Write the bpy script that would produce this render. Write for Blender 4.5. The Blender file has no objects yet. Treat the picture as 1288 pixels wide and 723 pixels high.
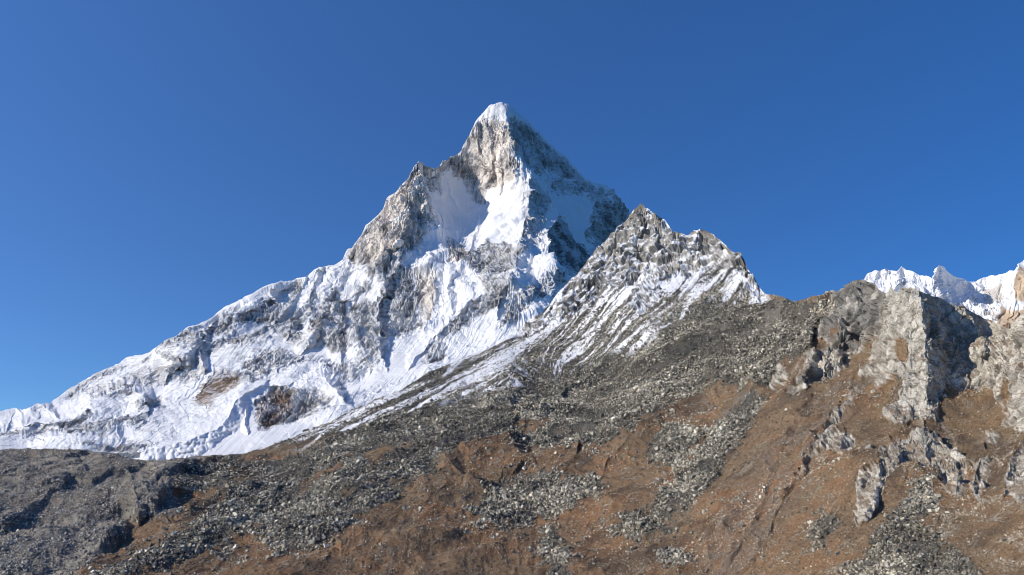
import bpy, math, random
import numpy as np
from mathutils import Vector

# ------------------------------------------------------------------ camera, sky, sun, exposure
sc = bpy.context.scene
C = sc.collection
F_PX, PITCH, PW, PH = 1011.0, math.radians(13.0), 1288.0, 723.0
cam_data = bpy.data.cameras.new('camera')
cam = bpy.data.objects.new('camera', cam_data); C.objects.link(cam)
cam_data.sensor_width = 36.0
cam_data.lens = 36.0 * F_PX / PW
cam_data.clip_start = 0.5; cam_data.clip_end = 80000
cam.location = (0, 0, 0)
cam.rotation_euler = (math.radians(90) + PITCH, 0, 0)
sc.camera = cam

SUN_AZ, SUN_EL = math.radians(75), math.radians(27)      # azimuth: left of straight behind the camera
S = np.array([-math.sin(SUN_AZ)*math.cos(SUN_EL), -math.cos(SUN_AZ)*math.cos(SUN_EL), math.sin(SUN_EL)])
world = bpy.data.worlds.new('World'); sc.world = world
world.use_nodes = True
wn = world.node_tree; wn.nodes.clear()
sky = wn.nodes.new('ShaderNodeTexSky'); sky.sky_type = 'NISHITA'
sky.sun_disc = False
sky.sun_elevation = SUN_EL
sky.sun_rotation = math.atan2(S[0], S[1])
sky.altitude = 3000; sky.air_density = 0.85; sky.dust_density = 0.0; sky.ozone_density = 2.2
bg = wn.nodes.new('ShaderNodeBackground'); bg.inputs['Strength'].default_value = 0.11
wo = wn.nodes.new('ShaderNodeOutputWorld')
# thin high-altitude air: deeper blue than at sea level, palest towards the sun's side
tcw = wn.nodes.new('ShaderNodeTexCoord'); sepw = wn.nodes.new('ShaderNodeSeparateXYZ'); wn.links.new(tcw.outputs['Generated'], sepw.inputs[0])
mrw = wn.nodes.new('ShaderNodeMapRange'); mrw.inputs[1].default_value = -.6; mrw.inputs[2].default_value = .6; mrw.inputs[3].default_value = 1.0; mrw.inputs[4].default_value = .0
wn.links.new(sepw.outputs['X'], mrw.inputs[0])
tint = wn.nodes.new('ShaderNodeMix'); tint.data_type = 'RGBA'; wn.links.new(mrw.outputs[0], tint.inputs['Factor'])
tint.inputs['A'].default_value = (.30, .74, 1.20, 1); tint.inputs['B'].default_value = (.68, 1.06, 1.50, 1)
mul = wn.nodes.new('ShaderNodeMix'); mul.data_type = 'RGBA'; mul.blend_type = 'MULTIPLY'; mul.inputs['Factor'].default_value = 1
wn.links.new(sky.outputs[0], mul.inputs['A']); wn.links.new(tint.outputs['Result'], mul.inputs['B'])
zr = wn.nodes.new('ShaderNodeMapRange'); zr.inputs[1].default_value = .08; zr.inputs[2].default_value = .55; zr.inputs[3].default_value = .70*.115; zr.inputs[4].default_value = 1.18*.115
wn.links.new(sepw.outputs['Z'], zr.inputs[0]); wn.links.new(zr.outputs[0], bg.inputs['Strength'])
wn.links.new(mul.outputs['Result'], bg.inputs[0]); wn.links.new(bg.outputs[0], wo.inputs[0])
sun_data = bpy.data.lights.new('sun', 'SUN')
sun = bpy.data.objects.new('sun', sun_data); C.objects.link(sun)
sun_data.energy = 4.5; sun_data.angle = math.radians(0.5); sun_data.color = (1.0, 0.92, 0.80)
sun.rotation_euler = Vector((-S[0], -S[1], -S[2])).to_track_quat('-Z', 'Y').to_euler()
sc.view_settings.view_transform = 'Standard'; sc.view_settings.look = 'None'
sc.view_settings.exposure = 0.0; sc.view_settings.gamma = 1.0
sc.view_settings.use_curve_mapping = False
sc.cycles.filter_width = 0.95; sc.cycles.max_bounces = 4; sc.cycles.diffuse_bounces = 3

# ------------------------------------------------------------------ helpers: noise
f32 = np.float32
def _hash(ix, iy, iz, seed):
    h = (ix.astype(np.uint32)*np.uint32(374761393)) ^ (iy.astype(np.uint32)*np.uint32(668265263)) ^ \
        (iz.astype(np.uint32)*np.uint32(2147483647 - 56)) ^ np.uint32((seed*974634777) & 0xffffffff)
    h = (h ^ (h >> np.uint32(13)))*np.uint32(1274126177)
    h ^= h >> np.uint32(16)
    h = h*np.uint32(2246822519); h ^= h >> np.uint32(15)
    return h
def _grad(h, x, y, z):
    h = h & np.uint32(15)
    u = np.where(h < 8, x, y)
    v = np.where(h < 4, y, np.where((h == 12) | (h == 14), x, z))
    return np.where(h & np.uint32(1), -u, u) + np.where(h & np.uint32(2), -v, v)
def perlin(x, y, z, seed=0):
    x = np.asarray(x, f32); y = np.broadcast_to(np.asarray(y, f32), x.shape); z = np.broadcast_to(np.asarray(z, f32), x.shape)
    xi = np.floor(x); yi = np.floor(y); zi = np.floor(z)
    xf = x-xi; yf = y-yi; zf = z-zi
    xi = xi.astype(np.int32); yi = yi.astype(np.int32); zi = zi.astype(np.int32)
    u = xf*xf*xf*(xf*(xf*6-15)+10); v = yf*yf*yf*(yf*(yf*6-15)+10); w = zf*zf*zf*(zf*(zf*6-15)+10)
    r = 0
    for dx in (0, 1):
        wx = u if dx else 1-u
        for dy in (0, 1):
            wy = v if dy else 1-v
            for dz in (0, 1):
                wz = w if dz else 1-w
                r = r + wx*wy*wz*_grad(_hash(xi+dx, yi+dy, zi+dz, seed), xf-dx, yf-dy, zf-dz)
    return r.astype(f32)
def fbm(P, wl, octv, seed=0, gain=0.5, ridged=False, foot=None, stretch=(1, 1, 1)):
    """fractal noise over world points; octaves finer than the local footprint fade out"""
    out = np.zeros(P[0].shape, f32); a = 1.0; prev = 1.0
    for o in range(octv):
        n = perlin(P[0]/wl*stretch[0]+o*7.3, P[1]/wl*stretch[1]+o*3.1, P[2]/wl*stretch[2]-o*5.7, seed+o*17)
        if ridged:
            n = 1-np.abs(n)*2.2; n = n*n
            if o: n = n*np.clip(prev, 0, 1)
            prev = n; n = n-0.35
        if foot is not None: n = n*np.clip(wl/(foot*2.2)-1, 0, 1)
        out += a*n; a *= gain; wl *= 0.5
    return out
def blocks(P, wl, seed, mask=None, stretch=(1, 1, 1), tilt=.55, warp=.25):
    """jointed rock: every cell is a block with its own offset and tilt; returns relief and closeness to a joint"""
    shp = P[0].shape
    m = np.ones(shp, bool) if mask is None else mask > .02
    x = [(P[k][m]/wl*stretch[k]).astype(f32) for k in range(3)]
    wn_ = [perlin(x[0]*1.7+k*9.1, x[1]*1.7, x[2]*1.7, seed+40+k)*warp*2 for k in range(3)]
    x = [x[k]+wn_[k] for k in range(3)]
    xi = [np.floor(a).astype(np.int32) for a in x]
    d1 = np.full(x[0].shape, 9, f32); d2 = d1.copy(); hb = np.zeros(x[0].shape, np.uint32); rel = [np.zeros(x[0].shape, f32) for _ in range(3)]
    for a in (-1, 0, 1):
        for b in (-1, 0, 1):
            for c in (-1, 0, 1):
                h = _hash(xi[0]+a, xi[1]+b, xi[2]+c, seed)
                jx = (h & np.uint32(1023)).astype(f32)/1023; jy = ((h >> np.uint32(10)) & np.uint32(1023)).astype(f32)/1023; jz = ((h >> np.uint32(20)) & np.uint32(1023)).astype(f32)/1023
                e = [x[0]-(xi[0]+a+jx), x[1]-(xi[1]+b+jy), x[2]-(xi[2]+c+jz)]
                d = e[0]**2+e[1]**2+e[2]**2; lt = d < d1
                d2 = np.where(lt, d1, np.minimum(d2, d)); d1 = np.where(lt, d, d1); hb = np.where(lt, h, hb)
                for k in range(3): rel[k] = np.where(lt, e[k], rel[k])
    h2 = hb*np.uint32(2654435761); h2 ^= h2 >> np.uint32(15)
    r = [((h2 >> np.uint32(8*k)) & np.uint32(255)).astype(f32)/127.5-1 for k in range(4)]
    v = r[3]*.35 + tilt*1.6*(rel[0]*r[0]+rel[1]*r[1]+rel[2]*r[2])
    gap = np.sqrt(d2)-np.sqrt(d1)
    o = np.zeros(shp, f32); j = np.zeros(shp, f32); o[m] = v; j[m] = np.clip(1-gap/.16, 0, 1)
    return o, j
def sstep(a, b, x):
    t = np.clip((x-a)/(b-a), 0, 1); return t*t*(3-2*t)

# ------------------------------------------------------------------ helpers: geometry of the view
cp, sp = math.cos(PITCH), math.sin(PITCH)
def ray(px, py):
    """direction through a traced point of the landscape, scaled to y = 1"""
    a = (np.asarray(px, float)-PW/2)/F_PX; b = (PH/2-np.asarray(py, float))/F_PX
    yy = cp - b*sp; zz = sp + b*cp
    return a/yy, zz/yy
def interp_line(pts, x):
    p = np.array(pts, float); return np.interp(x, p[:, 0], p[:, 1])
def tps(ctrl):
    c = np.array(ctrl, float); xy = c[:, :2]/300.0; val = np.log(c[:, 2]); n = len(c)
    d2 = ((xy[:, None]-xy[None])**2).sum(-1)
    K = 0.5*d2*np.log(d2+1e-12); K[np.arange(n), np.arange(n)] = 2e-3
    Q = np.c_[np.ones(n), xy]; A = np.zeros((n+3, n+3)); A[:n, :n] = K; A[:n, n:] = Q; A[n:, :n] = Q.T
    w = np.linalg.solve(A, np.r_[val, 0, 0, 0])
    def ev(u, v):
        u = u/300.0; v = v/300.0; out = w[n]+w[n+1]*u+w[n+2]*v
        for k in range(n):
            r2 = (u-xy[k, 0])**2+(v-xy[k, 1])**2
            out = out+w[k]*0.5*r2*np.log(r2+1e-12)
        return np.exp(out)
    return ev
def seg_dist(u, v, pts):
    """distance to a polyline, side (+1 right/below when walking down), position along it 0..1"""
    best = np.full(u.shape, 1e9); side = np.ones(u.shape); tt = np.zeros(u.shape)
    p = np.array(pts, float); L = np.r_[0, np.cumsum(np.hypot(*np.diff(p, axis=0).T))]
    for i in range(len(p)-1):
        ax, ay = p[i]; bx, by = p[i+1]; dx, dy = bx-ax, by-ay; l2 = dx*dx+dy*dy+1e-9
        t = np.clip(((u-ax)*dx+(v-ay)*dy)/l2, 0, 1)
        ex = u-ax-t*dx; ey = v-ay-t*dy; d = np.hypot(ex, ey)
        s = np.sign(ex*dy-ey*dx); m = d < best
        best = np.where(m, d, best); side = np.where(m, s, side); tt = np.where(m, (L[i]+t*(L[i+1]-L[i]))/L[-1], tt)
    return best, side, tt
def poly_sd(u, v, poly, reach=40):
    """signed distance to a polygon, positive inside"""
    p = np.array(poly, float); out = np.full(u.shape, -float(reach))
    m = (u > p[:, 0].min()-reach) & (u < p[:, 0].max()+reach) & (v > p[:, 1].min()-reach) & (v < p[:, 1].max()+reach)
    if not m.any(): return out
    uu = u[m]; vv = v[m]; d, _, _ = seg_dist(uu, vv, list(poly)+[poly[0]])
    ins = np.zeros(uu.shape, bool); n = len(p)
    for i in range(n):
        x1, y1 = p[i]; x2, y2 = p[(i+1) % n]
        if y1 == y2: continue
        c = ((y1 > vv) != (y2 > vv)) & (uu < (x2-x1)*(vv-y1)/(y2-y1)+x1); ins ^= c
    out[m] = np.where(ins, d, -d); return out
def region(u, v, polys, soft=6.0):
    sd = np.full(u.shape, -40.0)
    for p in polys: sd = np.maximum(sd, poly_sd(u, v, p))
    return np.clip(0.5+sd/(2*soft), 0, 1).astype(f32)
def relief(u, v, feats, taper=False):
    """ribs: (points, protrusion, slope on the sunny side, slope on the far side, end factor)"""
    R = np.zeros(u.shape)
    for pts, p, gl, gr, e0, e1 in feats:
        a = np.array(pts, float); reach = p/min(gl, gr)+5
        m = (u > a[:, 0].min()-reach) & (u < a[:, 0].max()+reach) & (v > a[:, 1].min()-reach) & (v < a[:, 1].max()+reach)
        if not m.any(): continue
        d, s, t = seg_dist(u[m], v[m], pts)
        g = np.where(s < 0, gl, gr)
        st = e0+(e1-e0)*t
        if taper: st = st*(1-.85*sstep(.7, 1, t))
        h = p*st-g*d
        r = R[m]; k = 1.5
        hh = np.clip(0.5+0.5*(h-r)/k, 0, 1)
        R[m] = r*(1-hh)+h*hh+k*hh*(1-hh)
    return np.maximum(R, 0)
def lic(noise, du, dv, steps):
    ny, nx = noise.shape; out = noise.copy(); n = 1
    J, I = np.meshgrid(np.arange(nx), np.arange(ny)); 
    for sgn in (1, -1):
        x = J.astype(f32); y = I.astype(f32)
        for k in range(steps):
            xi = np.clip(x+.5, 0, nx-1).astype(np.int32); yi = np.clip(y+.5, 0, ny-1).astype(np.int32)
            x = x+sgn*du[yi, xi]; y = y+sgn*dv[yi, xi]
            xi = np.clip(x+.5, 0, nx-1).astype(np.int32); yi = np.clip(y+.5, 0, ny-1).astype(np.int32)
            out = out+noise[yi, xi]; n += 1
    out /= n; out -= out.mean(); return (out/(out.std()+1e-9)).astype(f32)
def blur(a, r):
    for ax in (0, 1):
        for _ in range(2):
            pad = [(0, 0), (0, 0)]; pad[ax] = (r+1, r)
            c = np.cumsum(np.pad(a, pad, mode='edge').astype(np.float64), axis=ax)
            n = a.shape[ax]
            hi = np.take(c, range(2*r+1, 2*r+1+n), axis=ax); lo = np.take(c, range(0, n), axis=ax)
            a = ((hi-lo)/(2*r+1)).astype(f32)
    return a
def whiten(a): return (a-a.mean())/(a.std()+1e-9)

class Sheet:
    """A piece of terrain: columns along u, rows from the crest down to the foot"""
    def __init__(s, u0, u1, step, crest, foot, rows, ctrl, feats, jag=2.0, seed=1, warp=5.0, taper=False):
        nx = int((u1-u0)/step)+1
        u = np.linspace(u0, u1, nx); t = np.linspace(0, 1, rows)
        top = interp_line(crest, u)
        j = sum(perlin(u/w+seed*3.7, 0.5, 0.5, seed+k)*a for k, (w, a) in enumerate(((23, 1.6), (9, 1.1), (4, .8), (2.1, .5))))
        if not np.isscalar(jag): jag = interp_line(jag, u)
        top = top+j*jag
        bot = interp_line(foot, u)
        s.U = np.repeat(u[None], rows, 0); s.V = top[None]+(bot-top)[None]*t[:, None]; s.T = np.repeat(t[:, None], nx, 1)
        s.top = np.repeat(top[None], rows, 0)
        wu = s.U/26; wv = s.V/26; wb = np.clip((s.V-s.top)/14, 0, 1)
        s.wu = s.U + wb*warp*(perlin(wu, wv, 1.5, seed)+.6*perlin(wu*2.7, wv*2.7, 4.5, seed+1)+.4*perlin(wu*6, wv*6, 9.5, seed+2))*1.6
        s.wv = s.V + wb*warp*(perlin(wu, wv, 7.5, seed+3)+.6*perlin(wu*2.7, wv*2.7, 2.5, seed+4)+.4*perlin(wu*6, wv*6, 6.5, seed+5))*1.6
        base = tps(ctrl)
        s.Y0 = base(s.U, s.V)
        g = -np.gradient(np.log(s.Y0), axis=0)/np.gradient(s.V, axis=0)*F_PX
        s.grade = np.clip(blur(g.astype(f32), 8)/1.8, 1, 7)
        s.Y = s.Y0*(1-relief(s.wu, s.wv, feats, taper)*s.grade/F_PX)
        if taper:             # slopes may be cliffs but never caves
            pos = .45*s.V/F_PX; L = np.log(s.Y)+pos
            s.Y = np.exp(np.maximum.accumulate(L[::-1], axis=0)[::-1]-pos)
        s.place()
        s.frame()
    def place(s):
        a, b = ray(s.U, s.V); s.P = np.stack([a*s.Y, s.Y, b*s.Y])
    def frame(s):
        P = np.stack([blur(c.astype(f32), 2) for c in s.P]); s.Pu = np.gradient(P, axis=2); s.Pv = np.gradient(P, axis=1)
        N = np.cross(s.Pv, s.Pu, axis=0); N /= np.linalg.norm(N, axis=0)+1e-12
        N *= np.where((N*s.P).sum(0) > 0, -1, 1); s.N = N
        s.px = s.Y/F_PX
        E = (s.Pu**2).sum(0); Fm = (s.Pu*s.Pv).sum(0); G = (s.Pv**2).sum(0); det = E*G-Fm*Fm+1e-9
        zu, zv = s.Pu[2], s.Pv[2]
        du = -(G*zu-Fm*zv)/det; dv = -(E*zv-Fm*zu)/det
        l = np.hypot(du, dv)+1e-12; s.du = (du/l).astype(f32); s.dv = (dv/l).astype(f32)
    def streaks(s, seed, steps, r=1):
        rng = np.random.default_rng(seed); n = rng.standard_normal(s.U.shape).astype(f32)
        if r > 0: n = blur(n, r)
        return lic(n, s.du, s.dv, steps)
    def displace(s, h):
        s.P = s.P+s.N*h
    def slope_light(s):
        P = s.P; a = np.gradient(P, axis=2); b = np.gradient(P, axis=1)
        N = np.cross(b, a, axis=0); N /= np.linalg.norm(N, axis=0)+1e-12
        N *= np.where((N*s.P).sum(0) > 0, -1, 1); return N
    def back(s, rows, length, drop):
        """closes the far side of the crest"""
        k = (np.arange(rows, 0, -1)/rows)[:, None]
        c = s.P[:, 0]
        X = c[0][None]*(1+0*k); Yb = c[1][None]+length*k; Z = c[2][None]-drop*k
        n = fbm((X, Yb, Z), length/4, 4, 99)*length/20*np.minimum(k*4, 1)
        return np.stack([X*Yb/c[1][None], Yb, Z+n])

def mesh_from_grid(name, P, col, mat, keep=None, smooth=False, alpha=None):
    ny, nx = P.shape[1:]
    idx = np.arange(ny*nx, dtype=np.int32).reshape(ny, nx)
    q = np.stack([idx[:-1, :-1], idx[1:, :-1], idx[1:, 1:], idx[:-1, 1:]], -1).reshape(-1, 4)
    if keep is not None: q = q[keep.reshape(-1)]
    used = np.unique(q); remap = np.zeros(ny*nx, np.int32); remap[used] = np.arange(len(used), dtype=np.int32)
    co = P.reshape(3, -1).T[used].astype(f32); q = remap[q]
    return raw_mesh(name, co, q, col.reshape(-1, 4)[used].astype(f32), mat, smooth)
def raw_mesh(name, co, q, col, mat, smooth=False, link=True):
    me = bpy.data.meshes.new(name); k = q.shape[1]
    me.vertices.add(len(co)); me.vertices.foreach_set('co', np.ascontiguousarray(co, f32).ravel())
    me.loops.add(q.size); me.loops.foreach_set('vertex_index', np.ascontiguousarray(q, np.int32).ravel())
    me.polygons.add(len(q)); me.polygons.foreach_set('loop_start', np.arange(0, q.size, k, dtype=np.int32))
    me.polygons.foreach_set('use_smooth', np.full(len(q), smooth))
    me.update(calc_edges=True); me.validate()
    if col is not None:
        at = me.color_attributes.new('Col', 'FLOAT_COLOR', 'POINT'); at.data.foreach_set('color', np.ascontiguousarray(col, f32).ravel())
    me.materials.append(mat)
    ob = bpy.data.objects.new(name, me)
    if link: C.objects.link(ob)
    return ob
def tag(o, label, cat, kind=None, group=None):
    o['label'] = label; o['category'] = cat
    if kind: o['kind'] = kind
    if group: o['group'] = group
    return o

# ------------------------------------------------------------------ materials
def ground_mat(name, scale, bump, var=0.35, rough=0.95, snow_rough=0.55):
    m = bpy.data.materials.new(name); m.use_nodes = True; nt = m.node_tree; N = nt.nodes; Lk = nt.links
    b = N['Principled BSDF']; at = N.new('ShaderNodeAttribute'); at.attribute_name = 'Col'
    geo = N.new('ShaderNodeNewGeometry')
    n1 = N.new('ShaderNodeTexNoise'); n1.inputs['Scale'].default_value = scale; n1.inputs['Detail'].default_value = 5; n1.inputs['Roughness'].default_value = .65
    Lk.new(geo.outputs['Position'], n1.inputs['Vector'])
    mr = N.new('ShaderNodeMapRange'); mr.inputs[1].default_value = .3; mr.inputs[2].default_value = .7
    mr.inputs[3].default_value = 1-var; mr.inputs[4].default_value = 1+var; Lk.new(n1.outputs[0], mr.inputs[0])
    # fresh snow hardly varies, bare rock and soil do
    mx = N.new('ShaderNodeMix'); mx.data_type = 'FLOAT'; Lk.new(at.outputs['Alpha'], mx.inputs['Factor'])
    Lk.new(mr.outputs[0], mx.inputs['A']); mx.inputs['B'].default_value = 1.0
    vm = N.new('ShaderNodeVectorMath'); vm.operation = 'SCALE'; Lk.new(at.outputs['Color'], vm.inputs[0]); Lk.new(mx.outputs['Result'], vm.inputs['Scale'])
    Lk.new(vm.outputs[0], b.inputs['Base Color'])
    rr = N.new('ShaderNodeMix'); rr.data_type = 'FLOAT'; Lk.new(at.outputs['Alpha'], rr.inputs['Factor'])
    rr.inputs['A'].default_value = rough; rr.inputs['B'].default_value = snow_rough; Lk.new(rr.outputs['Result'], b.inputs['Roughness'])
    b.inputs['Specular IOR Level'].default_value = 0.2
    bp = N.new('ShaderNodeBump'); bp.inputs['Distance'].default_value = bump; bs = N.new('ShaderNodeMapRange'); bs.inputs[3].default_value = .9; bs.inputs[4].default_value = .12; Lk.new(at.outputs['Alpha'], bs.inputs[0]); Lk.new(bs.outputs[0], bp.inputs['Strength'])
    n2 = N.new('ShaderNodeTexNoise'); n2.inputs['Scale'].default_value = scale*1.7; n2.inputs['Detail'].default_value = 4
    Lk.new(geo.outputs['Position'], n2.inputs['Vector']); Lk.new(n2.outputs[0], bp.inputs['Height']); Lk.new(bp.outputs[0], b.inputs['Normal'])
    return m
M_MOUNT = ground_mat('granite_and_snow', 1/22, 5.0)
M_FAR = ground_mat('far_snow_and_rock', 1/60, 10.0, .2)
M_HILL = ground_mat('scree_grass_and_rock', 1/1.2, .30, .50)
M_ROCK = ground_mat('talus_rock', 1/1.3, .15, .25)
def mixc(a, b, t): return a*(1-t[..., None])+b*t[..., None]
def rgb(*c): return np.array(c, f32)
SNOW = rgb(.82, .82, .825)

# ------------------------------------------------------------------ the great snow peak
CREST_A = [(-260, 552), (-120, 540), (0, 516), (18, 512), (28, 516), (45, 508), (62, 508), (76, 497), (82, 492), (105, 478), (120, 470), (145, 458),
    (160, 449), (175, 446), (186, 443), (200, 434), (222, 423), (240, 412), (262, 400), (285, 385), (310, 372), (330, 360), (345, 354),
    (368, 350), (385, 346), (400, 337), (418, 333), (430, 327), (436, 314), (444, 309), (450, 302), (460, 283), (470, 275), (482, 264),
    (488, 250), (498, 241), (510, 228), (520, 210), (527, 201), (533, 203), (541, 209), (548, 211), (556, 206), (557, 200), (564, 200),
    (566, 196), (575, 195), (580, 192), (583, 183), (590, 170), (598, 154), (608, 143), (618, 134), (626, 131), (632, 129), (640, 131),
    (648, 138), (660, 149), (672, 160), (686, 172), (698, 185), (712, 197), (724, 210), (736, 222), (748, 228), (762, 234), (772, 244),
    (782, 255), (792, 266), (812, 290), (860, 340), (960, 430)]
CTRL_A = [(632, 130, 4200), (640, 150, 4130), (580, 192, 4150), (527, 203, 3930), (480, 268, 3820), (432, 325, 3720), (330, 362, 3560),
    (262, 402, 3420), (160, 452, 3260), (75, 500, 3080), (0, 520, 3000), (-160, 545, 2950), (-260, 552, 2950), (700, 187, 4330), (790, 265, 4490), (860, 340, 4650),
    (655, 240, 3840), (575, 235, 4120), (600, 225, 4160), (560, 265, 3960), (600, 330, 3470), (540, 400, 3050), (500, 465, 2720), (400, 530, 2460),
    (330, 567, 2330), (250, 578, 2330), (100, 568, 2420), (0, 567, 2480), (-160, 570, 2450), (-160, 640, 2250), (100, 640, 2200), (300, 500, 2680),
    (200, 505, 2800), (100, 525, 2760), (640, 400, 2820), (700, 345, 3200), (745, 300, 4040), (760, 340, 3900), (850, 450, 3100),
    (400, 450, 2960), (330, 430, 3150), (450, 370, 3420), (700, 300, 3620), (640, 470, 2600), (300, 640, 2150), (720, 250, 4080), (690, 225, 3990), (512, 285, 3620), (520, 242, 3790), (460, 325, 3560), (487, 300, 3580), (606, 205, 4030), (640, 215, 3890)]
# ribs: points, protrusion, slope to the left of the walk down, slope to the right, start and end strength
FEAT_A = [
    ([(634, 138), (637, 152), (641, 170), (646, 188), (656, 197), (668, 212), (669, 236), (663, 262), (656, 290), (648, 322), (640, 350)], 34, .75, 1.1, .45, 1),
    ([(527, 201), (530, 225), (533, 246), (541, 262), (543, 272)], 24, .7, 2.4, .7, .5),
    ([(514, 266), (512, 278), (511, 290), (497, 306), (487, 318), (485, 335)], 17, .6, 1.9, .6, 1),
    ([(694, 245), (699, 255), (708, 268), (700, 283), (691, 288), (693, 310), (698, 328), (712, 342)], 40, .9, 2.4, .35, .8),
    ([(690, 288), (665, 312), (640, 333), (615, 352), (590, 372)], 12, .8, .9, 1, .6),
    ([(500, 330), (489, 350), (487, 366), (476, 374), (476, 400), (480, 432)], 22, .7, 2.2, .5, 1),
    ([(462, 328), (468, 340), (466, 350), (455, 362), (440, 372)], 12, .6, 1.8, .7, .7),
    ([(547, 340), (545, 365), (540, 385), (533, 402)], 15, 1.4, .8, .7, 1),
    ([(540, 316), (541, 338), (549, 356)], 11, .7, 1.9, .5, 1),
    ([(566, 340), (566, 365), (568, 386)], 13, .8, 1.7, .6, 1),
    ([(626, 350), (606, 374), (584, 385), (562, 408), (548, 420)], 15, 1.0, 1.9, .8, .8),
    ([(600, 268), (598, 290), (590, 310)], 5, .7, 1.4, .5, 1), ([(645, 240), (643, 262), (641, 290)], 6, .7, 1.6, .5, 1),
    ([(606, 310), (604, 335), (600, 352)], 9, .8, 1.5, .5, 1), ([(625, 300), (622, 330), (616, 350)], 9, .8, 1.5, .5, 1),
    ([(305, 378), (330, 372), (344, 368), (350, 380), (352, 395)], 9, .5, 1.6, 1, .6),
    ([(345, 369), (325, 382), (305, 396), (296, 404)], 13, .5, 2.1, 1, .8),
    ([(385, 348), (374, 366), (356, 388), (348, 402)], 12, .7, 1.9, .7, .9),
    ([(372, 382), (372, 400), (366, 418)], 9, .8, 1.6, .6, 1),
    ([(405, 338), (397, 352), (391, 374), (395, 392)], 13, .6, 1.9, .6, 1),
    ([(424, 362), (408, 372), (405, 392), (400, 412), (390, 428)], 15, .8, 1.7, .6, 1),
    ([(430, 396), (426, 418), (428, 436)], 10, .7, 1.8, .6, 1), ([(455, 398), (452, 420), (462, 444)], 11, .7, 1.8, .6, 1),
    ([(268, 399), (264, 410), (258, 418)], 7, .6, 1.7, .7, 1), ([(300, 405), (290, 420), (275, 430)], 7, .6, 1.5, .7, 1),
    ([(249, 430), (238, 444), (231, 452)], 12, .6, 1.5, 1, .9), ([(249, 430), (254, 445), (258, 460)], 9, 1.2, 1.8, 1, .7),
    ([(330, 480), (305, 492), (292, 510), (278, 530), (250, 550), (215, 561), (185, 568)], 12, .4, .85, .5, 1),
    ([(322, 488), (312, 505), (308, 525), (310, 545)], 3, .8, 1.8, .7, 1),
    ([(110, 508), (140, 490), (165, 486), (182, 495), (184, 505)], 11, .35, 1.5, .7, .8),
    ([(45, 532), (80, 528), (115, 521)], 5, 1.2, .35, .7, .8), ([(60, 552), (100, 548), (128, 538), (150, 545)], 8, .4, 1.0, .6, 1),
    ([(385, 472), (400, 468), (415, 476), (424, 490)], 10, .4, 1.7, .8, 1), ([(350, 482), (370, 480), (400, 486)], 6, 1.4, .4, 1, 1),
    ([(0, 512), (20, 512), (30, 520)], 6, .4, 1.4, 1, .7), ([(38, 509), (52, 508), (70, 516)], 6, .4, 1.4, 1, .7),
    ([(597, 158), (600, 175), (598, 195), (605, 215)], 7, .7, 1.4, 1, .6), ([(614, 160), (619, 178), (618, 200), (612, 225)], 8, .8, 1.8, .8, .8),
    ([(603, 196), (606, 215), (602, 232)], 5, .7, 1.4, .8, .8), ([(625, 205), (630, 222), (627, 238)], 6, .7, 1.5, .8, .8),
    ([(655, 165), (662, 180), (672, 200)], 6, .8, 1.3, .8, .8), ([(675, 172), (684, 190), (694, 205)], 7, .8, 1.3, .8, .8),
    ([(560, 204), (565, 220), (572, 240), (580, 262)], 5, .6, 1.0, .9, .4), ([(752, 240), (746, 262), (742, 290), (748, 320)], 13, 1.8, .9, .8, .9),
    ([(740, 245), (765, 252), (785, 272)], 7, .9, 1.4, .8, .8),
    ([(440, 326), (428, 345), (415, 362)], 8, .6, 1.4, .8, .8), ([(540, 428), (528, 440), (522, 455)], 8, .7, 1.5, 1, .8), ([(470, 446), (466, 462)], 6, .7, 1.4, 1, .8),
]
def _lift(f):
    cx = sum(p[0] for p in f[0])/len(f[0]); cy = sum(p[1] for p in f[0])/len(f[0])
    k = 3.0 if (cx < 440 and cy > 425) else (1.5 if cx < 480 else 1.25)
    return (f[0], f[1]*k, f[2]*(1+(k-1)*.15), f[3]*(1+(k-1)*.15), f[4], f[5])
FEAT_A = [_lift(f) for f in FEAT_A]
for k, (x, y) in enumerate(((243, 474), (252, 470), (262, 468), (272, 468), (283, 468), (294, 472))):
    FEAT_A.append(([(x+6, y-2), (x-6+k, y+14), (x-26+2*k, y+34)], 4.5, .6, 1.2, .8, .9))
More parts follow.
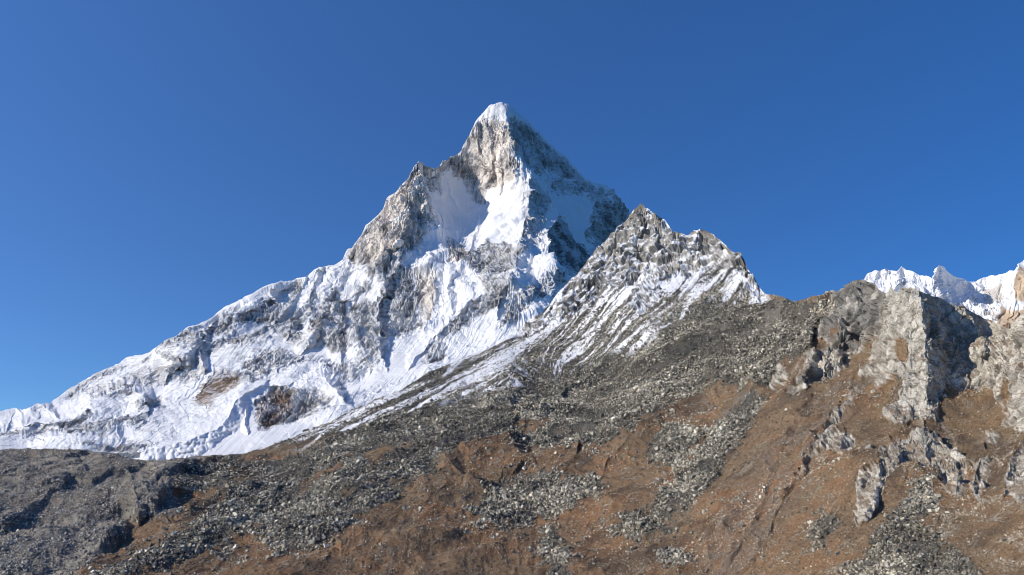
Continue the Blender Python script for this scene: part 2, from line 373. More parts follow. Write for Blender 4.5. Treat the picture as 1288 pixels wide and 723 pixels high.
ROCK_A = [  # bare rock: polygons and how bare
    (.62, [(436, 312), (450, 300), (470, 273), (490, 248), (515, 215), (527, 203), (533, 225), (540, 262), (545, 272), (540, 290), (525, 305), (510, 322), (490, 335), (470, 345), (455, 335), (440, 330)]),
    (.75, [(533, 205), (548, 212), (556, 204), (578, 196), (600, 215), (604, 232), (612, 250), (598, 248), (585, 230), (570, 212), (556, 215), (556, 240), (545, 240), (540, 225)]),
    (.72, [(583, 182), (598, 158), (612, 152), (622, 148), (636, 150), (645, 152), (665, 160), (700, 190), (740, 226), (720, 222), (690, 205), (665, 200), (652, 192), (640, 190), (655, 205), (640, 225), (625, 232), (605, 232), (598, 215), (580, 195)]),
    (.5, [(655, 155), (700, 188), (735, 218), (728, 222), (700, 200), (680, 215), (660, 200), (645, 185)]),
    (.42, [(668, 222), (690, 245), (690, 250), (684, 290), (668, 310), (645, 330), (650, 300), (660, 262), (668, 236)]),
    (.35, [(690, 215), (740, 225), (785, 258), (750, 250), (735, 245), (710, 247), (700, 240)]),
    (.62, [(746, 250), (775, 255), (795, 270), (800, 300), (760, 330), (752, 300), (740, 290)]),
    (.72, [(700, 283), (708, 270), (722, 288), (745, 310), (750, 335), (725, 340), (705, 330), (694, 318), (692, 290)]),
    (.68, [(590, 312), (610, 305), (640, 310), (652, 318), (648, 330), (630, 345), (605, 350), (592, 340), (585, 322)]),
    (.6, [(560, 300), (575, 295), (590, 318), (590, 338), (578, 340), (565, 325)]),
    (.75, [(522, 345), (545, 342), (552, 360), (545, 385), (533, 400), (525, 390), (519, 365)]),
    (.6, [(487, 330), (515, 335), (518, 365), (524, 395), (530, 404), (505, 422), (490, 422), (480, 400), (476, 372)]),
    (.62, [(440, 378), (472, 375), (478, 400), (490, 425), (478, 440), (465, 447), (450, 430), (440, 415), (436, 395)]),
    (.72, [(388, 416), (400, 380), (418, 362), (436, 372), (440, 415), (445, 436), (430, 440), (402, 436)]),
    (.7, [(296, 402), (318, 385), (340, 372), (352, 378), (358, 395), (340, 402), (318, 402), (300, 410)]),
    (.62, [(355, 395), (372, 382), (382, 390), (380, 412), (362, 418), (348, 412), (340, 405)]),
    (.6, [(372, 350), (385, 348), (378, 362), (358, 384), (352, 380), (362, 362)]),
    (.45, [(270, 395), (300, 385), (298, 412), (290, 425), (270, 425), (262, 412)]),
    (.5, [(383, 372), (396, 350), (400, 375), (388, 400), (376, 415), (380, 395)]),
    (.78, [(560, 410), (575, 392), (590, 387), (608, 378), (625, 352), (645, 350), (640, 372), (620, 388), (600, 398), (575, 418), (560, 424)]),
    (.78, [(532, 430), (552, 425), (560, 440), (548, 452), (535, 450)]),
    (.85, [(322, 500), (345, 487), (400, 488), (405, 500), (392, 512), (360, 530), (330, 540), (322, 525)]),
    (.75, [(72, 532), (112, 520), (115, 527), (90, 538), (75, 538)]), (.5, [(172, 505), (200, 495), (205, 510), (178, 520)]),
    (.55, [(76, 497), (110, 475), (150, 457), (142, 466), (110, 486), (85, 500)]), (.6, [(40, 511), (52, 507), (56, 514)]),
    (.5, [(152, 462), (180, 455), (190, 448), (186, 460)]), (.45, [(200, 445), (240, 452), (260, 452), (256, 462), (215, 460)]),
    (.5, [(665, 362), (700, 340), (712, 348), (690, 372), (660, 385)]), (.55, [(640, 380), (668, 360), (672, 375), (650, 400), (625, 410)]),
    (.4, [(385, 338), (405, 330), (430, 326), (428, 334), (400, 344)]), (.45, [(445, 355), (470, 348), (462, 362), (440, 376)]),
    (.5, [(600, 352), (650, 340), (640, 360), (612, 370)]),
]
ROCK_A += [(.5, [(245, 440), (300, 425), (350, 420), (340, 432), (290, 440), (250, 452)]), (.48, [(300, 452), (345, 440), (385, 452), (360, 462), (310, 464)]), (.42, [(390, 450), (450, 455), (470, 470), (420, 470)]),
    (.5, [(60, 540), (150, 530), (190, 520), (180, 535), (100, 548)]), (.42, [(150, 470), (200, 460), (260, 470), (230, 480), (160, 482)]), (.48, [(0, 545), (60, 535), (60, 545), (0, 556)]),
    (.5, [(335, 400), (360, 412), (390, 425), (380, 435), (340, 420)]), (.5, [(400, 488), (430, 498), (410, 512), (395, 505)]), (.45, [(105, 560), (160, 552), (200, 560), (150, 570)]),
    (.42, [(270, 470), (330, 455), (350, 465), (310, 478)]), (.4, [(190, 425), (240, 412), (262, 405), (262, 430), (240, 440), (200, 440)]), (.4, [(450, 445), (500, 430), (480, 460), (440, 480), (420, 490), (430, 470)]), (.42, [(360, 520), (430, 500), (500, 470), (505, 474), (430, 512), (370, 535)]),
    (.45, [(85, 500), (130, 480), (180, 478), (170, 490), (120, 500)])]
TAN_A = [[(430, 330), (450, 300), (490, 248), (527, 203), (540, 262), (520, 300), (480, 330)], [(583, 182), (598, 158), (640, 150), (650, 190), (668, 212), (668, 236), (640, 240), (605, 240)],
    [(519, 345), (552, 342), (545, 385), (533, 402)], [(388, 412), (402, 405), (405, 438), (390, 425)], [(560, 300), (590, 300), (590, 340), (570, 340)]]
BROWN_A = [[(240, 505), (250, 485), (275, 466), (300, 465), (296, 478), (270, 498), (262, 510)], [(322, 500), (345, 487), (372, 488), (360, 515), (335, 540), (322, 530)]]
DARK_A = [[(555, 425), (560, 408), (590, 385), (626, 350), (645, 350), (700, 335), (720, 345), (690, 385), (640, 405), (600, 415)], [(530, 428), (555, 424), (562, 442), (545, 455), (532, 450)], [(694, 275), (708, 266), (755, 330), (740, 345), (705, 335), (692, 318)], [(580, 318), (650, 318), (645, 345), (600, 350)], [(72, 530), (115, 518), (115, 530), (80, 540)], [(478, 335), (518, 335), (524, 400), (500, 420), (480, 410)], [(262, 412), (345, 372), (355, 400), (300, 412)]]  # dark crags, plus shaded faces whose shade is put into the rock colour
SMOOTH_A = [[(180, 575), (240, 545), (300, 495), (335, 478), (322, 510), (318, 560), (290, 578)], [(545, 215), (556, 208), (590, 225), (600, 250), (630, 235), (640, 240), (620, 290), (590, 285), (560, 275), (545, 268)], [(700, 245), (745, 246), (748, 262), (740, 300), (725, 290), (705, 262)],
    [(185, 568), (250, 545), (300, 500), (320, 500), (310, 550), (290, 570), (200, 575)], [(540, 415), (560, 410), (530, 470), (450, 500), (330, 567), (300, 567), (420, 500), (480, 450)], [(0, 520), (75, 502), (180, 458), (230, 462), (150, 485), (60, 530), (0, 535)],
    [(405, 475), (425, 485), (420, 500), (400, 490)], [(600, 142), (632, 131), (660, 150), (640, 150), (615, 155)]]

A = Sheet(-250, 870, 1.0, CREST_A, [(-260, 640), (380, 640), (520, 560), (640, 480), (760, 420), (870, 460)], 480, CTRL_A, FEAT_A, jag=1.3, seed=11, warp=3.0)
smooth = region(A.wu, A.wv, SMOOTH_A, 9)
rock = np.zeros(A.U.shape, f32)
for w, p in ROCK_A: rock = np.maximum(rock, (w*region(A.wu, A.wv, [p], 5)).astype(f32))
foot = A.px
st1 = A.streaks(1, 26, 1); st2 = A.streaks(2, 14, 0); st3 = A.streaks(3, 40, 3)
calm0 = 1-.9*sstep(-30, 30, A.V-interp_line([(-300, 470), (200, 440), (350, 430), (450, 440), (560, 415), (700, 380), (900, 380)], A.U))
n0 = fbm(A.P, 420, 3, 5, .5, foot=foot)*1.6+.35*calm0*fbm(A.P, 300, 6, 5, .55, ridged=True, foot=foot)
n1 = fbm(A.P, 95, 5, 8, .62, ridged=True, foot=foot)
n2 = fbm(A.P, 60, 4, 9, .6, foot=foot)
tan = region(A.wu, A.wv, TAN_A, 10)
rough = np.clip(.26-.16*sstep(460, 380, A.U)*sstep(400, 440, A.V)+rock*1.1, 0, 1)*(1-.75*smooth)
edge = np.clip((A.V-A.top)/6, .25, 1)
n3 = fbm(A.P, 210, 4, 6, .55, foot=foot)
calm = 1-.62*sstep(.0, 60, A.V-interp_line([(-300, 470), (200, 440), (350, 430), (450, 440), (560, 415), (700, 380), (900, 380)], A.U)+30)
n4 = fbm(A.P, 240, 5, 16, .55, ridged=True, foot=foot)
bk1, jt1 = blocks(A.P, 95, 301, rough, (1.3, 1.3, .55)); bk2, jt2 = blocks(A.P, 38, 302, rough, (1.3, 1.3, .6))
A.displace((n0*26*np.clip(calm*1.25, 0, 1)+n3*11*(1-.6*smooth)+n4*15*calm*calm*(1-.7*smooth)+(n1*8+n2*5+bk1*15-jt1*4+bk2*9)*rough*(1-.4*tan)+(st1*3.0+st3*1.8)*np.clip(.1+rough, 0, 1)*(.35+.65*calm)+st2*2.6*rough)*edge)
NA = A.slope_light()
lowl = sstep(460, 380, A.U)*sstep(400, 440, A.V)
steep = 1-NA[2]
led = perlin(A.P[0]/90, A.P[1]/90, A.P[2]/9.0, 31)+.6*perlin(A.P[0]/40, A.P[1]/40, A.P[2]/4.5, 32)
cn = fbm(A.P, 130, 6, 44, .6)
low = sstep(330, 460, A.V)
brn0 = region(A.wu, A.wv, BROWN_A, 5)
rim = sstep(3.2, 1.2, A.V-A.top)*sstep(650, 660, A.U)
val = rock*1.3 - rim + .22*tan*(rock > .3) + (steep-.42)*.6 + n1*.16 + cn*.30 + led*(.17+.30*lowl) + .27*lowl + st1*.11*(.35+rock) + st2*.08 - .41 - smooth*.22 + .10*jt1*rock + .85*brn0 + .07*lowl - .05*low
dust = sstep(.1, .45, led*.8+cn*.9+st2*.35+.30)
bare = (sstep(-.03, .06, val)*(1-.55*dust*(1-.7*tan))).astype(f32)
tan = region(A.wu, A.wv, TAN_A, 10); brn = region(A.wu, A.wv, BROWN_A, 5)
var = np.clip(1+.22*cn+.12*st1+.2*n2, .5, 1.6)
rc = mixc(rgb(.35, .335, .315)[None, None], rgb(.70, .62, .53)[None, None], tan*np.clip(.85+cn, 0, 1))
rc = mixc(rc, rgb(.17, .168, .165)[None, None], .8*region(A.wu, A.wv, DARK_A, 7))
rc = mixc(rc, rgb(.21, .15, .11)[None, None], brn)*var[..., None]
col = mixc(np.broadcast_to(SNOW, rc.shape)*(1+.03*cn[..., None]), rc, bare)
col = np.concatenate([np.clip(col, .01, .9), (1-bare)[..., None]], -1)
B = A.back(14, 1500, 2100)
P = np.concatenate([B, A.P], 1); col = np.concatenate([np.repeat(col[:1], 14, 0), col], 0)
o = mesh_from_grid('mountain', P, col, M_MOUNT)
tag(o, 'tall pointed snow and granite peak rising over everything else', 'mountain', 'structure')

# ------------------------------------------------------------------ far snow peaks behind the right-hand crags
CREST_B = [(1000, 400), (1040, 385), (1070, 362), (1086, 351), (1091, 343), (1100, 340), (1105, 341), (1113, 338), (1121, 339), (1128, 341), (1134, 333), (1141, 338), (1147, 340),
    (1156, 345), (1165, 346), (1173, 350), (1176, 341), (1181, 333), (1187, 335), (1192, 340), (1200, 347), (1210, 350), (1218, 354), (1228, 355), (1234, 350), (1246, 347),
    (1258, 345), (1272, 341), (1290, 338), (1400, 320), (1500, 330)]
CTRL_B = [(1000, 400, 9000), (1090, 343, 9000), (1134, 334, 9000), (1181, 333, 8700), (1228, 355, 9400), (1272, 341, 8800), (1500, 330, 8800), (1000, 470, 7800), (1180, 470, 7600), (1500, 470, 7600), (1240, 400, 8300), (1150, 390, 8400)]
FEAT_B = [([(1181, 333), (1177, 348), (1180, 365), (1178, 380)], 15, .9, 1.6, 1, 1), ([(1234, 350), (1226, 365), (1215, 385)], 10, .9, 1.2, 1, 1), ([(1134, 333), (1130, 350), (1122, 370)], 9, .6, 1.2, 1, 1),
    ([(1105, 340), (1100, 355), (1095, 370)], 6, .6, 1.2, 1, 1), ([(1113, 338), (1112, 350)], 5, .7, 1.3, 1, 1), ([(1150, 342), (1146, 356), (1150, 370)], 6, .6, 1.1, 1, 1), ([(1165, 347), (1162, 362)], 5, .6, 1.1, 1, 1),
    ([(1225, 385), (1240, 400), (1250, 415)], 4, .6, 1.2, 1, 1), ([(1258, 345), (1252, 370), (1256, 400)], 5, .5, 1, 1, 1)]
B_ = Sheet(1000, 1500, .8, CREST_B, [(1000, 470), (1500, 470)], 150, CTRL_B, FEAT_B, jag=1.0, seed=23, warp=1.8)
s1 = B_.streaks(5, 16, 1)
n0 = fbm(B_.P, 500, 6, 61, .6, ridged=True, foot=B_.px)
bkb, jtb = blocks(B_.P, 260, 311, None, (1.2, 1.2, .6))
B_.displace((n0*34+s1*7+bkb*48+blocks(B_.P, 90, 313)[0]*20)*np.clip((B_.V-B_.top)/5, .2, 1))
cn = fbm(B_.P, 300, 5, 62, .6)
bare = sstep(0, .12, cn*.5+n0*.12+jtb*.12+region(B_.wu, B_.wv, [[(1234, 362), (1262, 362), (1266, 395), (1245, 400)], [(1150, 348), (1172, 350), (1165, 372), (1150, 366)], [(1088, 352), (1112, 346), (1108, 360)]], 8)*.3-.3)*.75
rc = np.broadcast_to(rgb(.46, .42, .36), B_.U.shape+(3,))
col = mixc(np.broadcast_to(SNOW, rc.shape), rc, bare)
col = np.concatenate([col, (1-bare)[..., None]], -1)
P = np.concatenate([B_.back(8, 2500, 2500), B_.P], 1); col = np.concatenate([np.repeat(col[:1], 8, 0), col], 0)
o = mesh_from_grid('snow_peaks', P, col, M_FAR)
tag(o, 'distant row of white snow summits behind the grey crags', 'mountains', 'structure')

CREST_O = [(1240, 420), (1266, 372), (1270, 345), (1273, 338), (1279, 331), (1288, 326), (1305, 312), (1340, 290), (1400, 300), (1500, 340)]
O_ = Sheet(1250, 1500, .8, CREST_O, [(1250, 470), (1500, 470)], 170, [(1250, 400, 6900), (1273, 340, 7000), (1340, 290, 7200), (1500, 340, 7300), (1250, 470, 6000), (1500, 470, 6000)],
    [([(1279, 331), (1276, 350), (1272, 375)], 10, .8, .3, 1, 1)], jag=.9, seed=29, warp=1.8)
n0 = fbm(O_.P, 420, 6, 63, .6, ridged=True, foot=O_.px); bko, jto = blocks(O_.P, 170, 312, None, (1.2, 1.2, .5)); O_.displace(n0*26+bko*34-jto*8); cn = fbm(O_.P, 240, 5, 64, .6)
sn = sstep(.0, .12, cn*.6+.1*n0-.12+.5*region(O_.U, O_.V, [[(1250, 420), (1262, 340), (1278, 325), (1300, 316), (1282, 334), (1274, 350), (1270, 372), (1288, 380), (1288, 388), (1260, 384)]], 3))
rc = np.broadcast_to(rgb(.56, .43, .30), O_.U.shape+(3,))*(1+.2*cn[..., None])
col = mixc(rc, np.broadcast_to(SNOW, rc.shape), sn); col = np.concatenate([col, sn[..., None]], -1)
P = np.concatenate([O_.back(8, 2000, 2200), O_.P], 1); col = np.concatenate([np.repeat(col[:1], 8, 0), col], 0)
o = mesh_from_grid('granite_wall', P, col, M_FAR)
tag(o, 'orange granite mountain wall at the end of the far snow summits', 'mountain', 'structure')

# ------------------------------------------------------------------ foreground: scree ridge, hillside, crags, moraine (one continuous relief)
CREST_H = [(-300, 580), (-150, 574), (0, 565), (60, 563), (110, 565), (140, 570), (165, 578), (200, 579), (225, 575), (260, 572), (290, 573), (310, 570), (350, 557),
    (400, 536), (450, 512), (500, 491), (540, 469), (580, 452), (612, 440), (640, 425), (662, 404), (682, 393), (700, 370), (712, 358), (725, 344), (735, 330), (745, 318),
    (757, 303), (768, 293), (780, 285), (790, 272), (800, 262), (806, 257), (812, 262), (820, 267), (828, 271), (835, 275), (840, 282), (845, 289), (855, 293), (865, 297), (872, 291),
    (880, 288), (890, 292), (900, 297), (912, 306), (920, 314), (931, 316), (935, 325), (940, 338), (948, 350), (958, 364), (963, 367), (975, 371), (985, 374), (1000, 381),
    (1010, 377), (1020, 373), (1035, 370), (1046, 364), (1052, 368), (1060, 362), (1075, 354), (1085, 351), (1100, 356), (1107, 365), (1114, 367), (1121, 359), (1127, 366), (1136, 361),
    (1146, 359), (1160, 366), (1185, 375), (1205, 384), (1225, 394), (1245, 403), (1260, 410), (1268, 412), (1275, 403), (1283, 397), (1290, 390), (1330, 365), (1500, 300)]
CTRL_H = [(-300, 580, 1500), (0, 565, 1400), (100, 567, 1330), (200, 578, 1200), (300, 571, 1250), (400, 536, 1230), (450, 512, 1270), (500, 491, 1320), (540, 469, 1430), (580, 452, 1560), (640, 425, 1740), (700, 370, 1800), (740, 325, 1840), (806, 257, 1850),
    (880, 288, 1680), (930, 318, 1500), (960, 366, 1330), (1000, 381, 1120), (1040, 368, 1000), (1085, 352, 900), (1121, 360, 780), (1150, 359, 725), (1205, 384, 730), (1262, 411, 690), (1290, 390, 625), (1500, 300, 680),
    (-300, 740, 620), (0, 740, 600), (0, 680, 728), (0, 620, 966), (-300, 640, 860), (100, 690, 700), (100, 620, 980), (200, 740, 600), (200, 690, 684), (200, 650, 790), (200, 610, 950), (300, 740, 600), (300, 700, 660), (300, 640, 800), (300, 600, 950),
    (400, 740, 595), (400, 700, 650), (400, 660, 724), (400, 600, 876), (400, 560, 1040), (500, 740, 590), (500, 700, 646), (500, 620, 790), (500, 560, 964), (500, 520, 1130),
    (640, 740, 590), (640, 690, 650), (640, 640, 740), (640, 580, 870), (640, 540, 1010), (640, 500, 1170), (640, 460, 1400), (740, 600, 790), (740, 540, 940), (740, 440, 1480), (740, 390, 1680), (740, 490, 1210),
    (800, 740, 570), (800, 650, 680), (800, 560, 840), (800, 480, 1060), (800, 430, 1260), (800, 390, 1450), (806, 330, 1700), (880, 345, 1530), (880, 400, 1260), (880, 460, 1010), (880, 500, 910), (880, 600, 700), (900, 740, 530), (940, 430, 1030), (930, 360, 1380),
    (1000, 740, 480), (1000, 600, 600), (1000, 500, 735), (1000, 440, 860), (1085, 740, 440), (1085, 600, 545), (1085, 500, 665), (1085, 440, 760), (1150, 740, 420), (1150, 600, 522), (1150, 520, 612), (1150, 440, 664),
    (1240, 740, 400), (1240, 600, 500), (1240, 490, 628), (1240, 440, 664), (1290, 740, 380), (1290, 640, 443), (1290, 545, 530), (1290, 460, 590), (1500, 740, 340), (1500, 500, 600)]
FEAT_H = [
    # buttress with its dark wall, and the wall of slabs beyond the gully
    ([(1146, 358), (1152, 372), (1156, 390), (1156, 412), (1158, 440), (1161, 460), (1166, 490), (1171, 515)], 50, .8, 1.15, 1, .5),
    ([(1121, 360), (1115, 385), (1104, 415), (1096, 440)], 14, .6, 1.2, .7, 1), ([(1136, 361), (1134, 385), (1128, 420), (1122, 450)], 9, .7, 1.3, .5, 1),
    ([(1150, 361), (1165, 372), (1180, 388), (1192, 405)], 13, 2.2, .7, .8, .8), ([(1160, 372), (1172, 386), (1182, 402), (1188, 415)], 9, 1.6, 1.2, .8, .5),
    ([(1212, 388), (1222, 398), (1232, 412), (1236, 430), (1232, 470)], 26, .6, 2.0, .9, .4), ([(1262, 411), (1262, 430), (1255, 460), (1262, 500)], 16, .7, 1.3, .8, .9),
    ([(1283, 397), (1280, 430), (1284, 470), (1290, 520)], 14, .7, 1.3, .8, .9), ([(1310, 380), (1305, 430), (1310, 500), (1325, 560)], 20, .7, 1.3, .8, .9),
    # left crag with two towers
    ([(1078, 353), (1078, 368), (1077, 385), (1062, 394), (1050, 404)], 26, .8, 3.0, .9, .8), ([(1048, 365), (1053, 378), (1052, 395), (1044, 415)], 15, .7, 1.9, .8, .8),
    ([(1063, 402), (1056, 414), (1056, 428), (1064, 440)], 14, .9, 1.0, 1, .9), ([(1074, 402), (1084, 408), (1090, 420)], 11, .6, 1.9, 1, .8), ([(1100, 357), (1096, 366), (1088, 378)], 6, 1, 1.6, 1, 1),
    ([(1022, 438), (1019, 452), (1011, 474), (996, 498)], 17, .8, 2.4, .9, .8), ([(1040, 442), (1037, 456), (1034, 472)], 10, .8, 2.0, 1, .8), ([(1056, 440), (1052, 450), (1044, 462)], 8, .8, 1.8, 1, .8),
    ([(983, 456), (981, 470), (971, 484)], 9, .8, 2.2, 1, .7), ([(1035, 372), (1030, 390), (1020, 410), (1012, 430)], 9, .7, 1.3, .6, .8),
    # lower crags on the brown slope
    ([(1060, 540), (1060, 555), (1052, 572)], 9, .8, 2.0, .6, .8), ([(1030, 545), (1040, 555), (1046, 568)], 6, .8, 1.4, .6, .8),
    ([(1124, 548), (1132, 560), (1128, 575), (1120, 588)], 10, .8, 1.6, .9, .9), ([(1165, 535), (1163, 556), (1170, 580)], 9, .8, 1.6, .9, .9), ([(1185, 556), (1196, 566), (1216, 580)], 7, 1.4, 1.0, .9, .9),
    ([(1104, 588), (1106, 605), (1098, 630), (1086, 664)], 17, .7, 2.4, .6, .8), ([(1112, 570), (1120, 590), (1116, 608)], 9, .8, 2.2, .8, .8), ([(1205, 590), (1206, 605), (1202, 622)], 7, .8, 1.5, .9, .9),
    ([(1228, 585), (1226, 605), (1222, 625)], 7, .8, 1.7, .9, .9), ([(1275, 570), (1262, 600), (1262, 630)], 9, .8, 1.3, .9, .9), ([(1240, 545), (1236, 560)], 6, .8, 1.4, .9, .9),
    # gullies on the brown slope run between these low ribs
    ([(1075, 470), (1030, 540), (985, 620), (935, 723)], 5, .35, .9, .7, 1), ([(1020, 500), (985, 560), (950, 640), (900, 723)], 5, .35, 1.0, .7, 1), ([(1110, 560), (1060, 630), (1010, 700)], 4, .3, .7, .7, 1),
    ([(905, 474), (870, 492), (830, 515), (795, 542), (762, 566), (755, 590)], 11, .35, .6, .5, 1), ([(955, 495), (900, 560), (860, 640)], 6, .3, .45, .6, 1),
    ([(688, 556), (715, 548), (738, 548), (748, 558)], 8, .5, 1.6, .8, 1),
    ([(535, 602), (560, 580), (600, 558), (640, 556), (668, 570), (676, 590)], 10, .35, .8, .8, .8), ([(450, 628), (480, 612), (540, 603), (600, 604), (642, 606)], 5, .3, .9, .9, .6),
    ([(430, 690), (480, 688), (530, 672), (580, 655), (640, 650), (700, 652)], 7, .3, .8, .8, .8), ([(520, 723), (560, 705), (600, 700), (640, 690)], 6, .3, .7, .8, .8),
    # talus lobes
    ([(640, 498), (600, 512), (560, 518), (520, 528)], 8, .3, .8, .9, .8), ([(700, 500), (660, 520), (610, 528), (560, 538)], 7, .3, .8, .8, .8),
    ([(560, 560), (520, 580), (480, 600), (440, 612), (400, 632)], 7, .3, .8, .8, .8), ([(470, 600), (430, 632), (380, 655), (340, 690)], 6, .3, .8, .8, .8),
    ([(430, 640), (425, 660), (400, 672), (360, 690)], 7, .4, 1.0, .8, .8), ([(340, 620), (280, 655), (220, 690), (150, 720)], 8, .3, .9, .7, 1), ([(420, 560), (380, 585), (330, 605), (280, 640)], 5, .3, .6, .7, 1),
    ([(720, 470), (660, 500), (590, 540)], 4, .3, .5, .7, 1), ([(850, 545), (880, 535), (895, 548)], 6, .4, .8, 1, 1),
    # hill shapes of the screes under the snowy crest
    ([(806, 257), (806, 275), (800, 292), (792, 320), (780, 350)], 18, .8, 1.2, .7, .5), ([(822, 270), (820, 300), (832, 330), (822, 360), (800, 385)], 12, .8, 1.5, .6, .6), ([(845, 290), (848, 320), (850, 345)], 8, .8, 1.2, .8, .6),
    ([(878, 289), (872, 310), (862, 335)], 11, .7, 1.3, .8, .6), ([(900, 298), (905, 312), (900, 330)], 7, .7, 1.3, .8, .6), ([(926, 316), (921, 330), (930, 350), (945, 368), (958, 380)], 15, .7, 3.0, .8, .4),
    ([(775, 290), (765, 305), (748, 330), (735, 350)], 10, .7, 1.8, .7, .8), ([(758, 310), (740, 335), (715, 360), (695, 385)], 7, .6, 1.9, .7, .8), ([(800, 330), (780, 350), (757, 372), (730, 400)], 7, .7, 1.7, .8, .6),
    ([(735, 358), (720, 372), (705, 395)], 7, .7, 1.8, 1, .6), ([(690, 392), (672, 402), (655, 415)], 6, .7, 1.8, 1, .6),
    # moraine crests and their steep right flanks
    ([(275, 571), (245, 578), (222, 584), (205, 594), (190, 604), (180, 614)], 16, .5, 2.2, .5, 1), ([(183, 612), (170, 616), (168, 626), (180, 638), (196, 652)], 17, 2.0, .45, 1, .8),
    ([(210, 576), (190, 580), (165, 588), (150, 594)], 9, .4, 1.8, .6, .8), ([(162, 590), (140, 592), (118, 598), (95, 608)], 9, .4, 1.6, .8, .8),
    ([(100, 566), (60, 578), (30, 586)], 7, .35, 1.1, .8, .8), ([(108, 596), (94, 582), (78, 582), (62, 590)], 8, 1.7, .4, .9, .8), ([(75, 612), (58, 598), (38, 593), (15, 600)], 10, 1.7, .4, .8, .8), ([(40, 588), (15, 592), (-20, 604)], 6, .4, 1.2, .8, .8),
    ([(72, 612), (45, 628), (15, 646), (-20, 664)], 11, .4, 1.7, .9, .9), ([(62, 632), (35, 655), (0, 672)], 4, .4, .9, .9, .9), ([(150, 616), (110, 640), (60, 680), (0, 720)], 8, .35, .5, .8, 1),
    ([(75, 640), (40, 665), (0, 690)], 5, .35, 1.0, .9, .9), ([(40, 690), (20, 702), (-10, 716)], 5, .4, 1.2, .9, .9), ([(290, 574), (262, 573), (235, 580)], 5, .4, .9, .9, .9)]

K_BUTT = [(1112, 365), (1121, 359), (1136, 361), (1150, 358), (1185, 374), (1225, 393), (1212, 400), (1208, 430), (1190, 480), (1176, 524), (1150, 520), (1122, 528), (1108, 515), (1132, 498), (1134, 476), (1120, 468), (1108, 478), (1090, 470), (1095, 445), (1098, 425), (1108, 385)]
K_LEFT = [(1046, 363), (1060, 361), (1085, 350), (1100, 355), (1113, 366), (1106, 392), (1098, 425), (1086, 442), (1068, 444), (1064, 458), (1042, 476), (1022, 480), (998, 502), (990, 494), (1008, 472), (1018, 440), (1044, 432), (1024, 412), (1042, 396), (1048, 380)]
K_SMALL = [(982, 454), (990, 468), (973, 487), (964, 484)]
K_WALL = [(1225, 393), (1262, 410), (1285, 396), (1330, 365), (1500, 300), (1500, 620), (1320, 600), (1288, 545), (1262, 528), (1250, 500), (1236, 487), (1196, 488), (1190, 480), (1208, 430), (1210, 402)]
K_LOW = [[(1118, 560), (1128, 546), (1165, 533), (1185, 555), (1216, 576), (1218, 600), (1208, 624), (1190, 618), (1178, 590), (1165, 596), (1150, 580), (1130, 590)], [(1108, 560), (1122, 556), (1126, 590), (1116, 610), (1102, 604)]]
K_MID = [[(1026, 545), (1045, 538), (1062, 538), (1078, 548), (1064, 574), (1048, 576), (1034, 562)]]
K_FACE = [[(1098, 588), (1110, 598), (1108, 625), (1086, 668), (1078, 660), (1082, 640), (1076, 622), (1074, 604)]]
K_RIGHT = [[(1262, 590), (1288, 556), (1400, 560), (1400, 640), (1288, 632), (1268, 624)], [(1226, 580), (1244, 575), (1240, 610), (1228, 625), (1218, 612)], [(1112, 366), (1112, 366.5), (1111, 366)]]
GRASS_ON_ROCK = [[(1120, 430), (1132, 425), (1142, 432), (1140, 450), (1124, 452)], [(1040, 410), (1052, 405), (1050, 425), (1040, 425)], [(1150, 380), (1152, 400), (1149, 400)], [(1262, 470), (1270, 480), (1262, 520), (1255, 500)]]
PATCH_ROCK = [[(1130, 500), (1165, 505), (1170, 520), (1140, 525)], [(1060, 500), (1075, 480), (1080, 484), (1010, 590), (1000, 600), (1030, 545)], [(1095, 475), (1110, 470), (1104, 485)], [(1082, 462), (1096, 462), (1090, 474), (1080, 472)], [(1240, 540), (1255, 536), (1252, 552), (1238, 552)]]
def _boost(f):
    xs = [p[0] for p in f[0]]; ys = [p[1] for p in f[0]]; cx, cy = sum(xs)/len(xs), sum(ys)/len(ys)
    k = 2.0 if cx < 300 else (2.0 if cx > 1010 and cy < 520 else (2.1 if cx < 960 and cy > 480 else 1.25))
    cap = 1.3 if cx < 300 else (2.0 if cx > 1010 and cy < 520 else (1.5 if cx > 1010 else .75))
    a, b = f[2], f[3]
    return (f[0], f[1]*k, min(a, cap), min(b, cap), f[4], f[5])
FEAT_H = [(FEAT_H[0][0], 88, .95, 1.7, 1, .5)]+[_boost(f) for f in FEAT_H[1:]]
H = Sheet(-280, 1500, 1.0, CREST_H, [(-300, 765), (1500, 765)], 470, CTRL_H, FEAT_H, jag=[(600, .8), (720, 1.3), (780, 2.0), (925, 2.0), (945, 1.0), (1000, .8), (1040, 1.6), (1290, 1.6), (1300, 1)], seed=47, warp=2.6, taper=True)
u, v = H.wu, H.wv
Ux, Vx = H.U, H.V
wx = 6*perlin(Ux/18, Vx/18, .5, 71)+4*perlin(Ux/7, Vx/7, .5, 72)+2*perlin(Ux/3, Vx/3, .5, 73)
wy = 5*perlin(Ux/18, Vx/18, 5.5, 71)+3*perlin(Ux/7, Vx/7, 5.5, 72)+2*perlin(Ux/3, Vx/3, 5.5, 73)
gu, gv = Ux+wx, Vx+wy
soft_rock = 2.5
rockm = np.maximum(region(gu, gv, [K_BUTT, K_LEFT, K_SMALL, K_WALL]+K_LOW+K_MID+K_FACE+K_RIGHT, soft_rock), .85*region(gu, gv, PATCH_ROCK, 3))
rockm = rockm*(1-.9*region(gu, gv, GRASS_ON_ROCK, 4))
